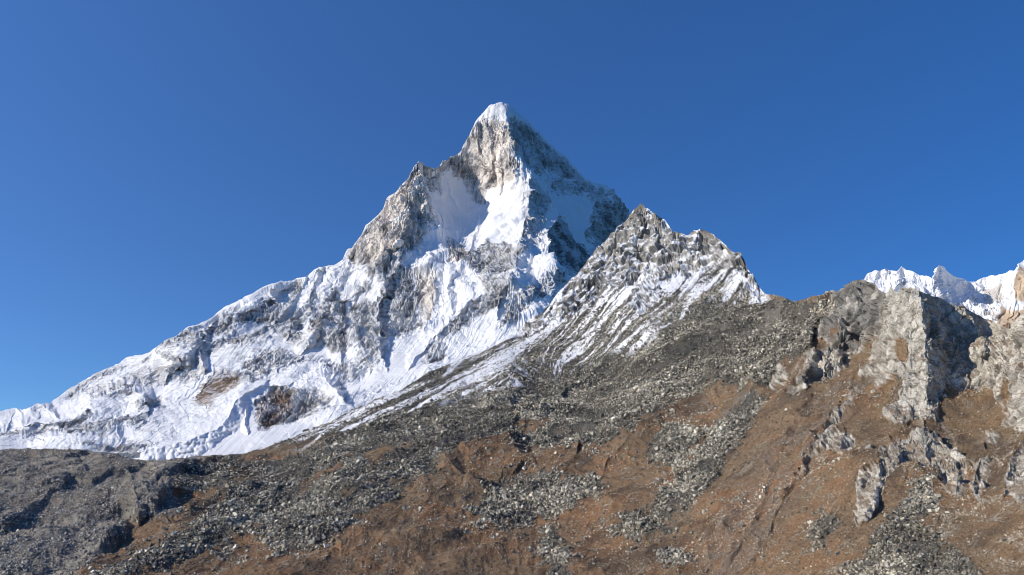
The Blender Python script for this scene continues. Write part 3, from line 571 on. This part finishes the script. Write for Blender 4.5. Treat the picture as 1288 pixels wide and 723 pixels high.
CRAGS_C = [[(790, 272), (806, 256), (845, 288), (872, 290), (890, 290), (931, 315), (925, 330), (900, 335), (860, 345), (850, 340), (830, 360), (805, 392), (790, 385), (800, 360), (780, 352), (745, 385), (715, 398), (700, 400), (690, 395), (712, 358), (757, 303)],
    [(928, 315), (935, 325), (962, 367), (952, 368), (935, 350), (922, 335)], [(640, 425), (668, 402), (690, 395), (680, 412), (655, 425)]]
cragm = region(gu, gv, CRAGS_C, 6)
SNOWZ = [[(-10, 0), (-10, -5), (-12, 0)], [(310, 568), (400, 532), (540, 466), (640, 422), (720, 345), (806, 255), (931, 314), (960, 375), (900, 372), (860, 395), (800, 430), (745, 450), (700, 470), (640, 482), (560, 500), (500, 512), (430, 537), (330, 566)]]
snowz = region(Ux, Vx, SNOWZ, 16)
SCREE = [[(1000, 378), (1046, 366), (1046, 385), (1030, 405), (1026, 420), (1012, 440), (985, 452), (965, 486), (930, 482), (895, 480), (845, 500), (800, 532), (768, 556), (745, 560), (700, 556), (668, 560), (640, 548), (600, 548), (562, 566), (545, 596), (500, 608), (470, 603), (420, 640), (345, 668), (260, 690), (190, 712), (140, 730), (100, 730), (150, 700), (200, 676), (262, 652), (250, 642), (228, 645), (238, 620), (215, 614), (222, 590), (300, 572), (400, 534), (540, 466), (700, 400), (900, 360)],
    [(350, 662), (420, 628), (470, 602), (520, 606), (500, 628), (450, 655), (428, 675), (395, 690), (345, 694), (335, 682)], [(590, 640), (620, 612), (700, 602), (752, 592), (758, 612), (735, 632), (700, 640), (642, 652), (605, 655)],
    [(675, 655), (700, 662), (718, 690), (724, 730), (690, 730), (682, 690)], [(810, 552), (845, 532), (885, 545), (868, 568), (848, 588), (816, 575)],
    [(935, 486), (962, 496), (940, 530), (915, 585), (880, 628), (842, 662), (818, 645), (850, 605), (885, 560), (905, 520)], [(780, 652), (832, 650), (848, 668), (805, 680), (770, 668)], [(818, 688), (856, 688), (862, 712), (828, 712)],
    [(1055, 735), (1085, 695), (1118, 650), (1150, 610), (1172, 602), (1182, 622), (1158, 652), (1182, 672), (1216, 692), (1250, 735)], [(1015, 650), (1045, 636), (1062, 660), (1035, 690), (1012, 680)], [(600, 605), (640, 600), (700, 592), (690, 610), (640, 625), (610, 622)]]
scree = region(gu, gv, SCREE, 9)
BROWN_IN = [[(330, 560), (420, 545), (400, 556), (330, 580), (300, 584)], [(205, 628), (228, 612), (262, 614), (290, 625), (262, 642), (230, 648)], [(365, 605), (420, 580), (450, 570), (430, 590), (380, 612)], [(640, 528), (700, 522), (690, 535), (650, 542)], [(290, 600), (330, 590), (320, 600), (300, 612)], [(455, 572), (520, 550), (505, 568), (465, 588)]]
brown_in = region(gu, gv, BROWN_IN, 7)
MORAINE = [[(-300, 560), (0, 560), (150, 560), (220, 570), (300, 568), (250, 580), (222, 590), (215, 612), (230, 646), (200, 656), (170, 652), (145, 685), (100, 712), (85, 735), (75, 770), (-300, 770)]]
mor = region(gu, gv, MORAINE, 5)
GULLYZ = [[(1010, 520), (1060, 478), (1082, 482), (1040, 545), (1000, 620), (950, 690), (925, 735), (860, 735), (905, 660), (960, 590)]]
gul = region(gu, gv, GULLYZ, 10)
foot = H.px
fl = (1-rockm)
s4 = H.streaks(14, 90, 2); s1 = H.streaks(7, 30, 1); s2 = H.streaks(8, 60, 4); s3 = H.streaks(9, 12, 0)
big = fbm(H.P, 160, 4, 81, .5, ridged=True, foot=foot); med = fbm(H.P, 26, 5, 82, .55, ridged=True, foot=foot); fine = fbm(H.P, 6, 4, 83, .6, foot=foot)
cr1 = fbm(H.P, 30, 6, 84, .55, ridged=True, foot=foot, stretch=(1.1, 1.0, .7)); cr2 = fbm(H.P, 10, 5, 85, .6, ridged=True, foot=foot)
crn = fbm(H.P, 13, 5, 88, .55, ridged=True, foot=foot); facet = fbm(H.P, 18, 5, 89, .62, foot=foot)
farw = sstep(.55, 1.0, foot)
sz = np.clip(rockm+cragm, 0, 1)
b1, j1 = blocks(H.P, 26, 321, rockm, (1.1, 1.1, .7), .8, .14); b2, j2 = blocks(H.P, 10, 322, rockm, (1.1, 1.1, .75), .75, .14); b3, j3 = blocks(H.P, 4.2, 323, rockm*(foot < 1.1), (1, 1, 1), .8, .15)
c1, k1 = blocks(H.P, 56, 324, cragm, (1.2, 1.2, .7), .65, .25); c2, k2 = blocks(H.P, 20, 325, cragm, (1.1, 1.1, .75), .65, .22)
near = np.clip(foot/1.0, .2, 2.6)
bumpy = fbm(H.P, 9, 4, 86, .7, foot=foot)
edge = np.clip((H.V-H.top)/5, .25, 1)
h = (big*8*np.clip(near, .3, 1.5)*(1-.75*mor)*(1-.6*rockm)*(1-.75*snowz) + med*1.2*near**.5 + (s1*.16+s2*.22)*near**.7*(1-scree*.4)*(1-mor*.3) + fine*.35
     + (scree+mor)*(bumpy*.9) + gul*(s1*.35+med*1.5)
     + rockm*((b1*6-j1*1.5)*np.clip(foot, .35, 1.2)+(b2*3.0-j2*.9)*np.clip(foot*1.2, .5, 1)+b3*.9+cr2*.35) + cragm*(c1*12-k1*2.5+c2*7-k2*1.6+fbm(H.P, 120, 6, 87, .55, ridged=True, foot=foot)*7+s1*.6) + snowz*(s1*.2+s3*.1)+(1-mor)*(1-rockm)*(1-snowz)*(fbm(H.P, 85, 2, 121, .45)*9*np.clip(foot, .4, 1.2)+fbm(H.P, 30, 2, 122, .5)*2.4)+mor*(fbm(H.P, 130, 2, 101, .4)*13+fbm(H.P, 48, 3, 102, .5)*6))
H.displace(h*edge)
NH = H.slope_light()
cn = fbm(H.P, 70, 6, 91, .6); cf = fbm(H.P, 12, 5, 92, .65, foot=foot*.7); sd_ = s1*.5+s2*.5
brown = rgb(.150, .096, .062); rust = rgb(.175, .100, .062); olive = rgb(.118, .095, .064); gravel = rgb(.11, .103, .088); dkgr = rgb(.045, .043, .039)  # gravel and dkgr kept dark: shadow between scree blocks painted into the ground
def C3(c): return np.broadcast_to(c, Ux.shape+(3,))
brown = rgb(.205, .140, .085); rust = rgb(.25, .138, .074); olive = rgb(.185, .135, .08)
g = mixc(C3(brown), C3(rust), np.clip(.35+1.2*cn, 0, 1)); g = mixc(g, C3(olive), np.clip(.5*sstep(0, .5, cf+.4*sd_)+.5*sstep(900, 1200, Ux)*.8, 0, 1))
dark_soil = sstep(.12, .5, fbm(H.P, 45, 5, 93, .6)); g = mixc(g, C3(rgb(.075, .056, .044)), .62*dark_soil)
clump0 = fbm(H.P, 5, 4, 111, .7)
# thin lichen-free stones showing through the turf
g = mixc(g, C3(rgb(.22, .185, .15)), .55*sstep(.3, .7, cf+.25*s1)*(1-.4*scree))
g = mixc(g, C3(rgb(.31, .255, .19)), .7*sstep(1.2, 2.1, s1*.6+s4*.6+.5*cf)*sstep(880, 960, Ux))
g = mixc(g, C3(rgb(.085, .058, .04)), .6*sstep(.9, 1.9, -s4*.7-s2*.5+.5*cf))
g = g*(1+.22*np.clip(cf, -1, 1)+.18*np.clip(clump0, -1, 1))[..., None]
g = mixc(g, C3(dkgr), sstep(.1, .6, snowz))
g = mixc(g, C3(rgb(.20, .15, .115)), .75*gul*sstep(-.6, .8, s1+cf))
gr = mixc(C3(gravel), C3(dkgr), np.clip(.55+cn*.8+cf*.5, 0, 1))
mo = mixc(C3(rgb(.28, .25, .205)), C3(rgb(.15, .136, .115)), np.clip(.5+cn+.3*sd_, 0, 1)); mo = mixc(mo, C3(rgb(.15, .12, .095)), sstep(.1, .5, cn)*.6)
scr = np.clip(scree*(1-.85*brown_in), 0, 1)
scr_n = sstep(.25, .8, scr+.45*cf+.35*cn)
chute = sstep(1.25, 2.0, s2*.7+s4*.7)
gr = mixc(gr, C3(rgb(.20, .178, .145)), .75*chute)
col = mixc(g, gr, scr_n); col = mixc(col, mo, mor)
rockc = mixc(C3(rgb(.58, .54, .455)), C3(rgb(.38, .35, .295)), np.clip(.5+1.1*cf+.6*cn, 0, 1)); rockc = mixc(rockc, C3(rgb(.42, .30, .19)), .5*sstep(.3, .6, cn+.3*cf)*sstep(520, 560, Vx))
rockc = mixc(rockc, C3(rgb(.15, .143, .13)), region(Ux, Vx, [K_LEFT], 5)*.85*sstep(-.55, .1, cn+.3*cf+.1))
rockc = rockc*(1-.35*np.clip(j1*.8+j2*.6, 0, 1))[..., None]
# turf ledges hold on the flatter places of the crags
ledge = rockm*sstep(.52, .75, NH[2]+.25*cf)*sstep(400, 430, Vx)
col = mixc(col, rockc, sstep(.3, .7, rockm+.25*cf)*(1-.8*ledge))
scat = sstep(.42, .6, cr2*.5+cf)*region(gu, gv, [[(1180, 560), (1500, 560), (1500, 740), (1240, 740), (1215, 680), (1180, 640)]], 25)
col = mixc(col, C3(rgb(.34, .29, .23)), .85*scat)
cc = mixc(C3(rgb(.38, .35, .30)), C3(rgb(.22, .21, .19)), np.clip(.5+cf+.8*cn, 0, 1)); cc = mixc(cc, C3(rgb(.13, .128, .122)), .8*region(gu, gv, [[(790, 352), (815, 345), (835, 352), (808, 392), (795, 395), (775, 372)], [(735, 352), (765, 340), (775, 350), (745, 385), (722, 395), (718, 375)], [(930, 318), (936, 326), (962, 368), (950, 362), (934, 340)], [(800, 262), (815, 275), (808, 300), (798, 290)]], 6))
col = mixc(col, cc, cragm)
# snow lies in streaks down the upper scree and on the ledges of the crest
led = perlin(H.P[0]/60, H.P[1]/60, H.P[2]/6.0, 96)+.6*perlin(H.P[0]/25, H.P[1]/25, H.P[2]/3.0, 97)
crestline = interp_line([(300, 568), (540, 468), (640, 424), (720, 350), (806, 257), (931, 316), (965, 370)], Ux)
below = (Vx-crestline)
fade = interp_line([(300, 4), (400, 14), (500, 34), (560, 52), (640, 80), (700, 100), (760, 140), (806, 175), (860, 135), (900, 100), (930, 75), (965, 14)], Ux)
s5 = H.streaks(15, 45, 0); sp = np.random.default_rng(3).standard_normal(Ux.shape)
sv = .42-.42*below/np.maximum(fade, 1)+.30*s1+.14*s2+.34*s4+.26*s5+.30*cf+.12*cn+.14*sp+.10*led
sv = np.where(cragm > .5, +.10+.55*led+.30*cf+.9*(NH[2]-.5)+.12*s1, sv)
snow = (sstep(.0, .35, sv)*sstep(.15, .5, snowz)).astype(f32)
col = mixc(col, C3(SNOW), snow)
col = np.concatenate([np.clip(col, .01, .9), snow[..., None]], -1)

# apron: the slope the photographer stands on, from the foot of the relief up to the feet
nb = 14
k = (np.linspace(1, 0, nb+1)[1:]**1.3)[:, None]
Pb = H.P[:, -1]
ap = np.stack([Pb[0][None]*k, Pb[1][None]*k, Pb[2][None]*k - 1.7*(1-k) - 3.0*np.sin(math.pi*k)])
back = H.back(14, 900, 900)
P = np.concatenate([back, H.P, ap], 1)
col = np.concatenate([np.repeat(col[:1], 14, 0), col, np.repeat(col[-1:], nb, 0)], 0)
nyH, nxH = Ux.shape
lab = np.zeros((nyH, nxH), np.int8)
sdm = poly_sd(gu, gv, MORAINE[0]) > 0; lab[sdm] = 1
ridge_zone = (poly_sd(Ux, Vx, [(290, 500), (640, 400), (780, 200), (960, 300), (1002, 360), (1000, 384), (1044, 366), (1030, 405), (1012, 440), (985, 452), (965, 486), (930, 482), (895, 480), (845, 500), (800, 532), (745, 556), (700, 552), (640, 545), (600, 545), (560, 560), (470, 560), (380, 565), (300, 575)]) > 0); lab[ridge_zone] = 2
OUT = [(3, [K_BUTT]), (4, [K_LEFT]), (5, [K_WALL]), (6, K_LOW), (7, K_MID), (8, K_FACE), (9, [K_SMALL])]
for code, polys in OUT:
    for p in polys: lab[poly_sd(gu, gv, p) > 0] = code
full = np.zeros((P.shape[1], nxH), np.int8); full[14:14+nyH] = lab; full[:14] = lab[0][None]; full[14+nyH:] = np.where(lab[-1] == 1, 1, 0)[None]
cell = full[:-1, :-1]
INFO = [(0, 'hillside', 'brown autumn slope strewn with grey stones below the crags', 'hillside', 'structure'),
    (1, 'moraine', 'grey rubble moraine with shadowed hollows under the glacier', 'moraine', 'structure'),
    (2, 'scree_ridge', 'dark scree ridge streaked with thin snow in front of the peak', 'ridge', 'structure'),
    (3, 'rock_buttress', 'pale crag with a sunlit left face and a black shadowed right wall', 'crag', 'structure'),
    (4, 'rock_crag', 'grey crag of broken towers between the scree ridge and the pale buttress', 'crag', 'structure'),
    (5, 'slab_wall', 'cracked pale slab wall right of the black gully', 'rock wall', 'structure'),
    (6, 'rock_outcrop', 'knobbly pale outcrop above the fan of grey talus', 'outcrop', 'structure'),
    (7, 'rock_outcrop', 'small pale outcrop alone on the brown slope left of the gully', 'outcrop', 'structure'),
    (8, 'rock_outcrop', 'tall leaning outcrop with a dark overhang beside the talus fan', 'outcrop', 'structure'),
    (9, 'rock_outcrop', 'smallest grey outcrop at the edge of the dark scree', 'outcrop', 'structure')]
for code, nm, lb, ct, kd in INFO:
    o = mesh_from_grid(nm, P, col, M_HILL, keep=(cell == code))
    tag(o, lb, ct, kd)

# ------------------------------------------------------------------ loose rock
rng = np.random.default_rng(12)
BOX = np.array([[-1, -1, -1], [1, -1, -1], [1, 1, -1], [-1, 1, -1], [-1, -1, 1], [1, -1, 1], [1, 1, 1], [-1, 1, 1]], f32)
TRI = np.array([[0, 2, 1], [0, 3, 2], [4, 5, 6], [4, 6, 7], [0, 1, 5], [0, 5, 4], [1, 2, 6], [1, 6, 5], [2, 3, 7], [2, 7, 6], [3, 0, 4], [3, 4, 7]], np.int32)
def rocks(name, mask, n, smin, smax, power, pal, lb, ct, px_floor=.55):
    w = mask.astype(np.float64).ravel()
    # cells of the relief are even in the view, so weight by the row spacing
    dv = np.gradient(Vx, axis=0).ravel(); w = w*dv; w /= w.sum()
    ids = rng.choice(w.size, n, p=w)
    iy, ix = ids//nxH, ids % nxH
    iy = np.clip(iy, 1, nyH-2); ix = np.clip(ix, 1, nxH-2)
    fx = rng.random(n)-.5; fy = rng.random(n)-.5
    cpos = H.P[:, iy, ix]; cpos = cpos+(H.P[:, iy, ix+1]-H.P[:, iy, ix-1])*.5*fx+(H.P[:, iy+1, ix]-H.P[:, iy-1, ix])*.5*fy
    px = cpos[1]/F_PX
    s = smin*(1-rng.random(n)*(1-(smin/smax)**power))**(-1/power)
    s = s*np.clip(px/.75, .5, 1)
    s = np.maximum(s, px_floor*px*(.7+.6*rng.random(n)))*.5
    co = BOX[None]*(1+rng.uniform(-.36, .36, (n, 8, 3)))*np.stack([rng.uniform(.85, 1.25, n), rng.uniform(.75, 1.1, n), rng.uniform(.65, 1.0, n)], -1)[:, None]
    q = rng.standard_normal((n, 4)); q /= np.linalg.norm(q, axis=1)[:, None]; a, b, c, d = q.T
    R = np.stack([np.stack([a*a+b*b-c*c-d*d, 2*(b*c-a*d), 2*(b*d+a*c)], -1), np.stack([2*(b*c+a*d), a*a-b*b+c*c-d*d, 2*(c*d-a*b)], -1), np.stack([2*(b*d-a*c), 2*(c*d+a*b), a*a-b*b-c*c+d*d], -1)], 1)
    co = np.einsum('nij,nkj->nki', R, co)*s[:, None, None]*.8
    co = co+cpos.T[:, None]+NH[:, iy, ix].T[:, None]*(s*.6)[:, None, None]
    pal = np.array(pal, f32); ci = pal[rng.integers(0, len(pal), n)]*rng.uniform(.65, 1.35, n)[:, None]*np.array([1.30, 1.27, 1.17])*(1+.55*np.clip(cn[iy, ix]*1.5, -.7, .9))[:, None]
    colr = np.concatenate([np.repeat(ci, 8, 0), np.zeros((n*8, 1))], 1)
    tri = (TRI[None]+(np.arange(n)*8)[:, None, None]).reshape(-1, 3)
    o = raw_mesh(name, co.reshape(-1, 3), tri, colr, M_ROCK)
    tag(o, lb, ct, 'stuff')
GREY = [(.27, .255, .215), (.20, .19, .165), (.14, .132, .115), (.34, .32, .27), (.09, .086, .076), (.46, .43, .37), (.22, .185, .14), (.11, .1, .085)]
halo = blur(scr.astype(f32), 15); band = s4*.6+s2*.4; clump = fbm(H.P, 22, 4, 110, .6)
scr_mask = (1-.8*chute)*np.clip(np.maximum(scr_n, 0)*.85*sstep(-.75, .1, clump+.25*band+.15)+.34*halo*sstep(-.3, .6, cf+cn), 0, 1)*(1-.85*snow)*(1-rockm)*(1-mor)*(1-.35*snowz)*(1-.8*cragm)
ridge_m = lab == 2
rocks('scree', scr_mask*ridge_m*(.25+sstep(-.3, .5, cn+.5)), 110000, .5, 4.5, 2.1, GREY, 'dark grey broken rock covering the ridge below the snow streaks', 'scree', px_floor=.98)
nr = ~ridge_m
rocks('talus', scr_mask*nr*(.3+sstep(-.3, .6, cn+.3)), 105000, .45, 4.0, 2.0, GREY, 'grey talus blocks lying in bands over the lower slope', 'talus', px_floor=1.05)
rocks('rubble', mor*(.5+sstep(-.2, .6, cn+.2)), 60000, .45, 3.2, 2.3, [(.25, .24, .225), (.2, .19, .18), (.15, .142, .135), (.3, .29, .27), (.36, .34, .31)], 'fine grey rubble on the humps of the moraine', 'rubble', px_floor=1.0)
turf = np.clip((1-scr_n)*(1-mor)*(1-rockm)*(1-snowz), 0, 1)
rocks('stones', turf*(.12+sstep(.1, .7, cf+.3)+gul*.9+1.6*sstep(0, .5, cf+cn)*region(Ux, Vx, [[(1130, 600), (1210, 560), (1500, 560), (1500, 760), (1240, 760), (1180, 660)]], 20)), 42000, .3, 1.8, 2.2, [(.30, .265, .22), (.38, .34, .29), (.22, .19, .16), (.46, .43, .38)], 'small pale stones scattered over the brown turf', 'stones', px_floor=.6)

rocks('grass_tussocks', turf*(.35+sstep(-.4, .5, cf+.5*cn)), 70000, .35, 1.3, 2.2, [(.19, .135, .082), (.23, .15, .085), (.12, .085, .055), (.085, .062, .042), (.21, .17, .11)], 'low brown grass tussocks covering the open slope', 'grass', px_floor=.8)
# the largest boulders one can tell apart, each a thing of its own
def boulder_mesh(name, seed):
    r = np.random.default_rng(seed)
    import bmesh
    bm = bmesh.new(); bmesh.ops.create_icosphere(bm, subdivisions=2, radius=1.0)
    V3 = np.array([v.co[:] for v in bm.verts])
    for _ in range(16):                                   # broken flat faces
        n = r.standard_normal(3); n /= np.linalg.norm(n); d = r.uniform(.4, .75)
        over = V3@n-d; V3 = V3-np.where(over > 0, over, 0)[:, None]*n
    V3 *= np.array([r.uniform(.9, 1.3), r.uniform(.75, 1.1), r.uniform(.6, .95)])
    V3 += r.standard_normal(V3.shape)*.012
    for v, c in zip(bm.verts, V3): v.co = c
    me = bpy.data.meshes.new(name); bm.to_mesh(me); bm.free(); me.materials.append(M_BOULDER); return me
M_BOULDER = bpy.data.materials.new('boulder_stone'); M_BOULDER.use_nodes = True
_n = M_BOULDER.node_tree; _b = _n.nodes['Principled BSDF']; _b.inputs['Roughness'].default_value = .92; _b.inputs['Specular IOR Level'].default_value = .2
_o = _n.nodes.new('ShaderNodeObjectInfo'); _t = _n.nodes.new('ShaderNodeTexNoise'); _t.inputs['Scale'].default_value = 2.2; _t.inputs['Detail'].default_value = 6
_c = _n.nodes.new('ShaderNodeTexCoord'); _n.links.new(_c.outputs['Object'], _t.inputs['Vector'])
_r = _n.nodes.new('ShaderNodeValToRGB'); _r.color_ramp.elements[0].color = (.09, .085, .072, 1); _r.color_ramp.elements[0].position = .3; _r.color_ramp.elements[1].color = (.34, .315, .26, 1); _r.color_ramp.elements[1].position = .75
_m = _n.nodes.new('ShaderNodeMath'); _m.operation = 'MULTIPLY_ADD'; _m.inputs[1].default_value = .35; _n.links.new(_o.outputs['Random'], _m.inputs[0]); _n.links.new(_t.outputs[0], _m.inputs[2])
_n.links.new(_m.outputs[0], _r.inputs[0]); _n.links.new(_r.outputs[0], _b.inputs['Base Color'])
BM = [boulder_mesh('boulder', 100+k) for k in range(10)]
flatU, flatV = Ux[:, 0*0:], Vx
def put_boulder(x, y, w_px, label, group=None):
    ix = int(np.clip(np.argmin(np.abs(Ux[0]-x)), 1, nxH-2)); iy = int(np.clip(np.argmin(np.abs(Vx[:, ix]-y)), 1, nyH-2))
    p = H.P[:, iy, ix]; r = .5*w_px*p[1]/F_PX
    o = bpy.data.objects.new('boulder', BM[rng.integers(0, len(BM))]); C.objects.link(o)
    o.location = (p[0], p[1], p[2]+r*.1); o.rotation_euler = tuple(rng.uniform(0, 6.28, 3)); o.scale = (r, r, r)
    tag(o, label, 'boulder', None, group)
    return o
ZONES = [  # label, group, polygon, count, size range in traced units
    ('grey boulder lying among the blocks of the talus fan below the outcrops', 'boulders in the talus fan', SCREE[7], 70, (4.5, 9)),
    ('grey boulder in the long talus strip between brown slopes', 'boulders in the long talus strip', SCREE[5], 34, (4, 7)),
    ('boulder in the small round talus patch at the foot of the brown tongue', 'boulders in the round talus patch', SCREE[4], 18, (4, 6.5)),
    ('boulder in the dark talus patch in the middle of the brown hollow', 'boulders in the dark hollow', SCREE[2], 22, (3.5, 5.5)),
    ('boulder in the narrow talus strip running off the bottom edge', 'boulders in the narrow bottom strip', SCREE[3], 16, (4, 6.5)),
    ('boulder in the talus patch beside the rocky gully', 'boulders beside the gully', SCREE[6], 14, (4, 6.5)),
    ('boulder on the rounded talus lobe above the lower brown slope', 'boulders on the rounded lobe', SCREE[1], 26, (3.5, 6)),
    ('pale boulder sitting alone on bare brown turf under the crags', 'boulders on the brown turf under the crags', [(960, 560), (1080, 480), (1060, 600), (1040, 723), (940, 723)], 22, (3, 6)),
    ('pale boulder on the smooth brown knoll and the slope below it', 'boulders on the brown knoll', [(480, 660), (545, 600), (600, 560), (660, 560), (670, 600), (600, 640), (560, 700), (470, 720)], 22, (2.6, 4.5)),
    ('grey boulder on the rubble crest of the moraine', 'boulders on the moraine', [(0, 690), (60, 640), (150, 610), (190, 650), (100, 705), (40, 723)], 30, (3, 6))]
for lb, gp, poly, cnt, (a, b) in ZONES:
    q = np.array(poly, float); k = 0; tries = 0
    while k < cnt and tries < 4000:
        tries += 1
        x = rng.uniform(q[:, 0].min(), q[:, 0].max()); y = rng.uniform(q[:, 1].min(), min(q[:, 1].max(), 722))
        if poly_sd(np.array([x]), np.array([y]), poly)[0] <= 1 or x > 1286 or x < 2: continue
        put_boulder(x, y, a+(b-a)*rng.random()**2.2, lb, gp); k += 1
put_boulder(101, 632, 7, 'cream white boulder, brightest stone on the moraine')
put_boulder(107, 696, 7, 'pale boulder at the edge of moraine rubble and brown soil')
put_boulder(391, 664, 6, 'white boulder on top of the dark talus lobe')
put_boulder(408, 567, 6, 'pale cream boulder high on the scree below the snow edge')
put_boulder(1092, 560, 20, 'large blue grey block leaning in the gully above the talus fan')
put_boulder(1203, 600, 17, 'smooth blue grey block at the foot of the pale outcrop')
put_boulder(1262, 722, 12, 'large pale block cut by the lower right corner')
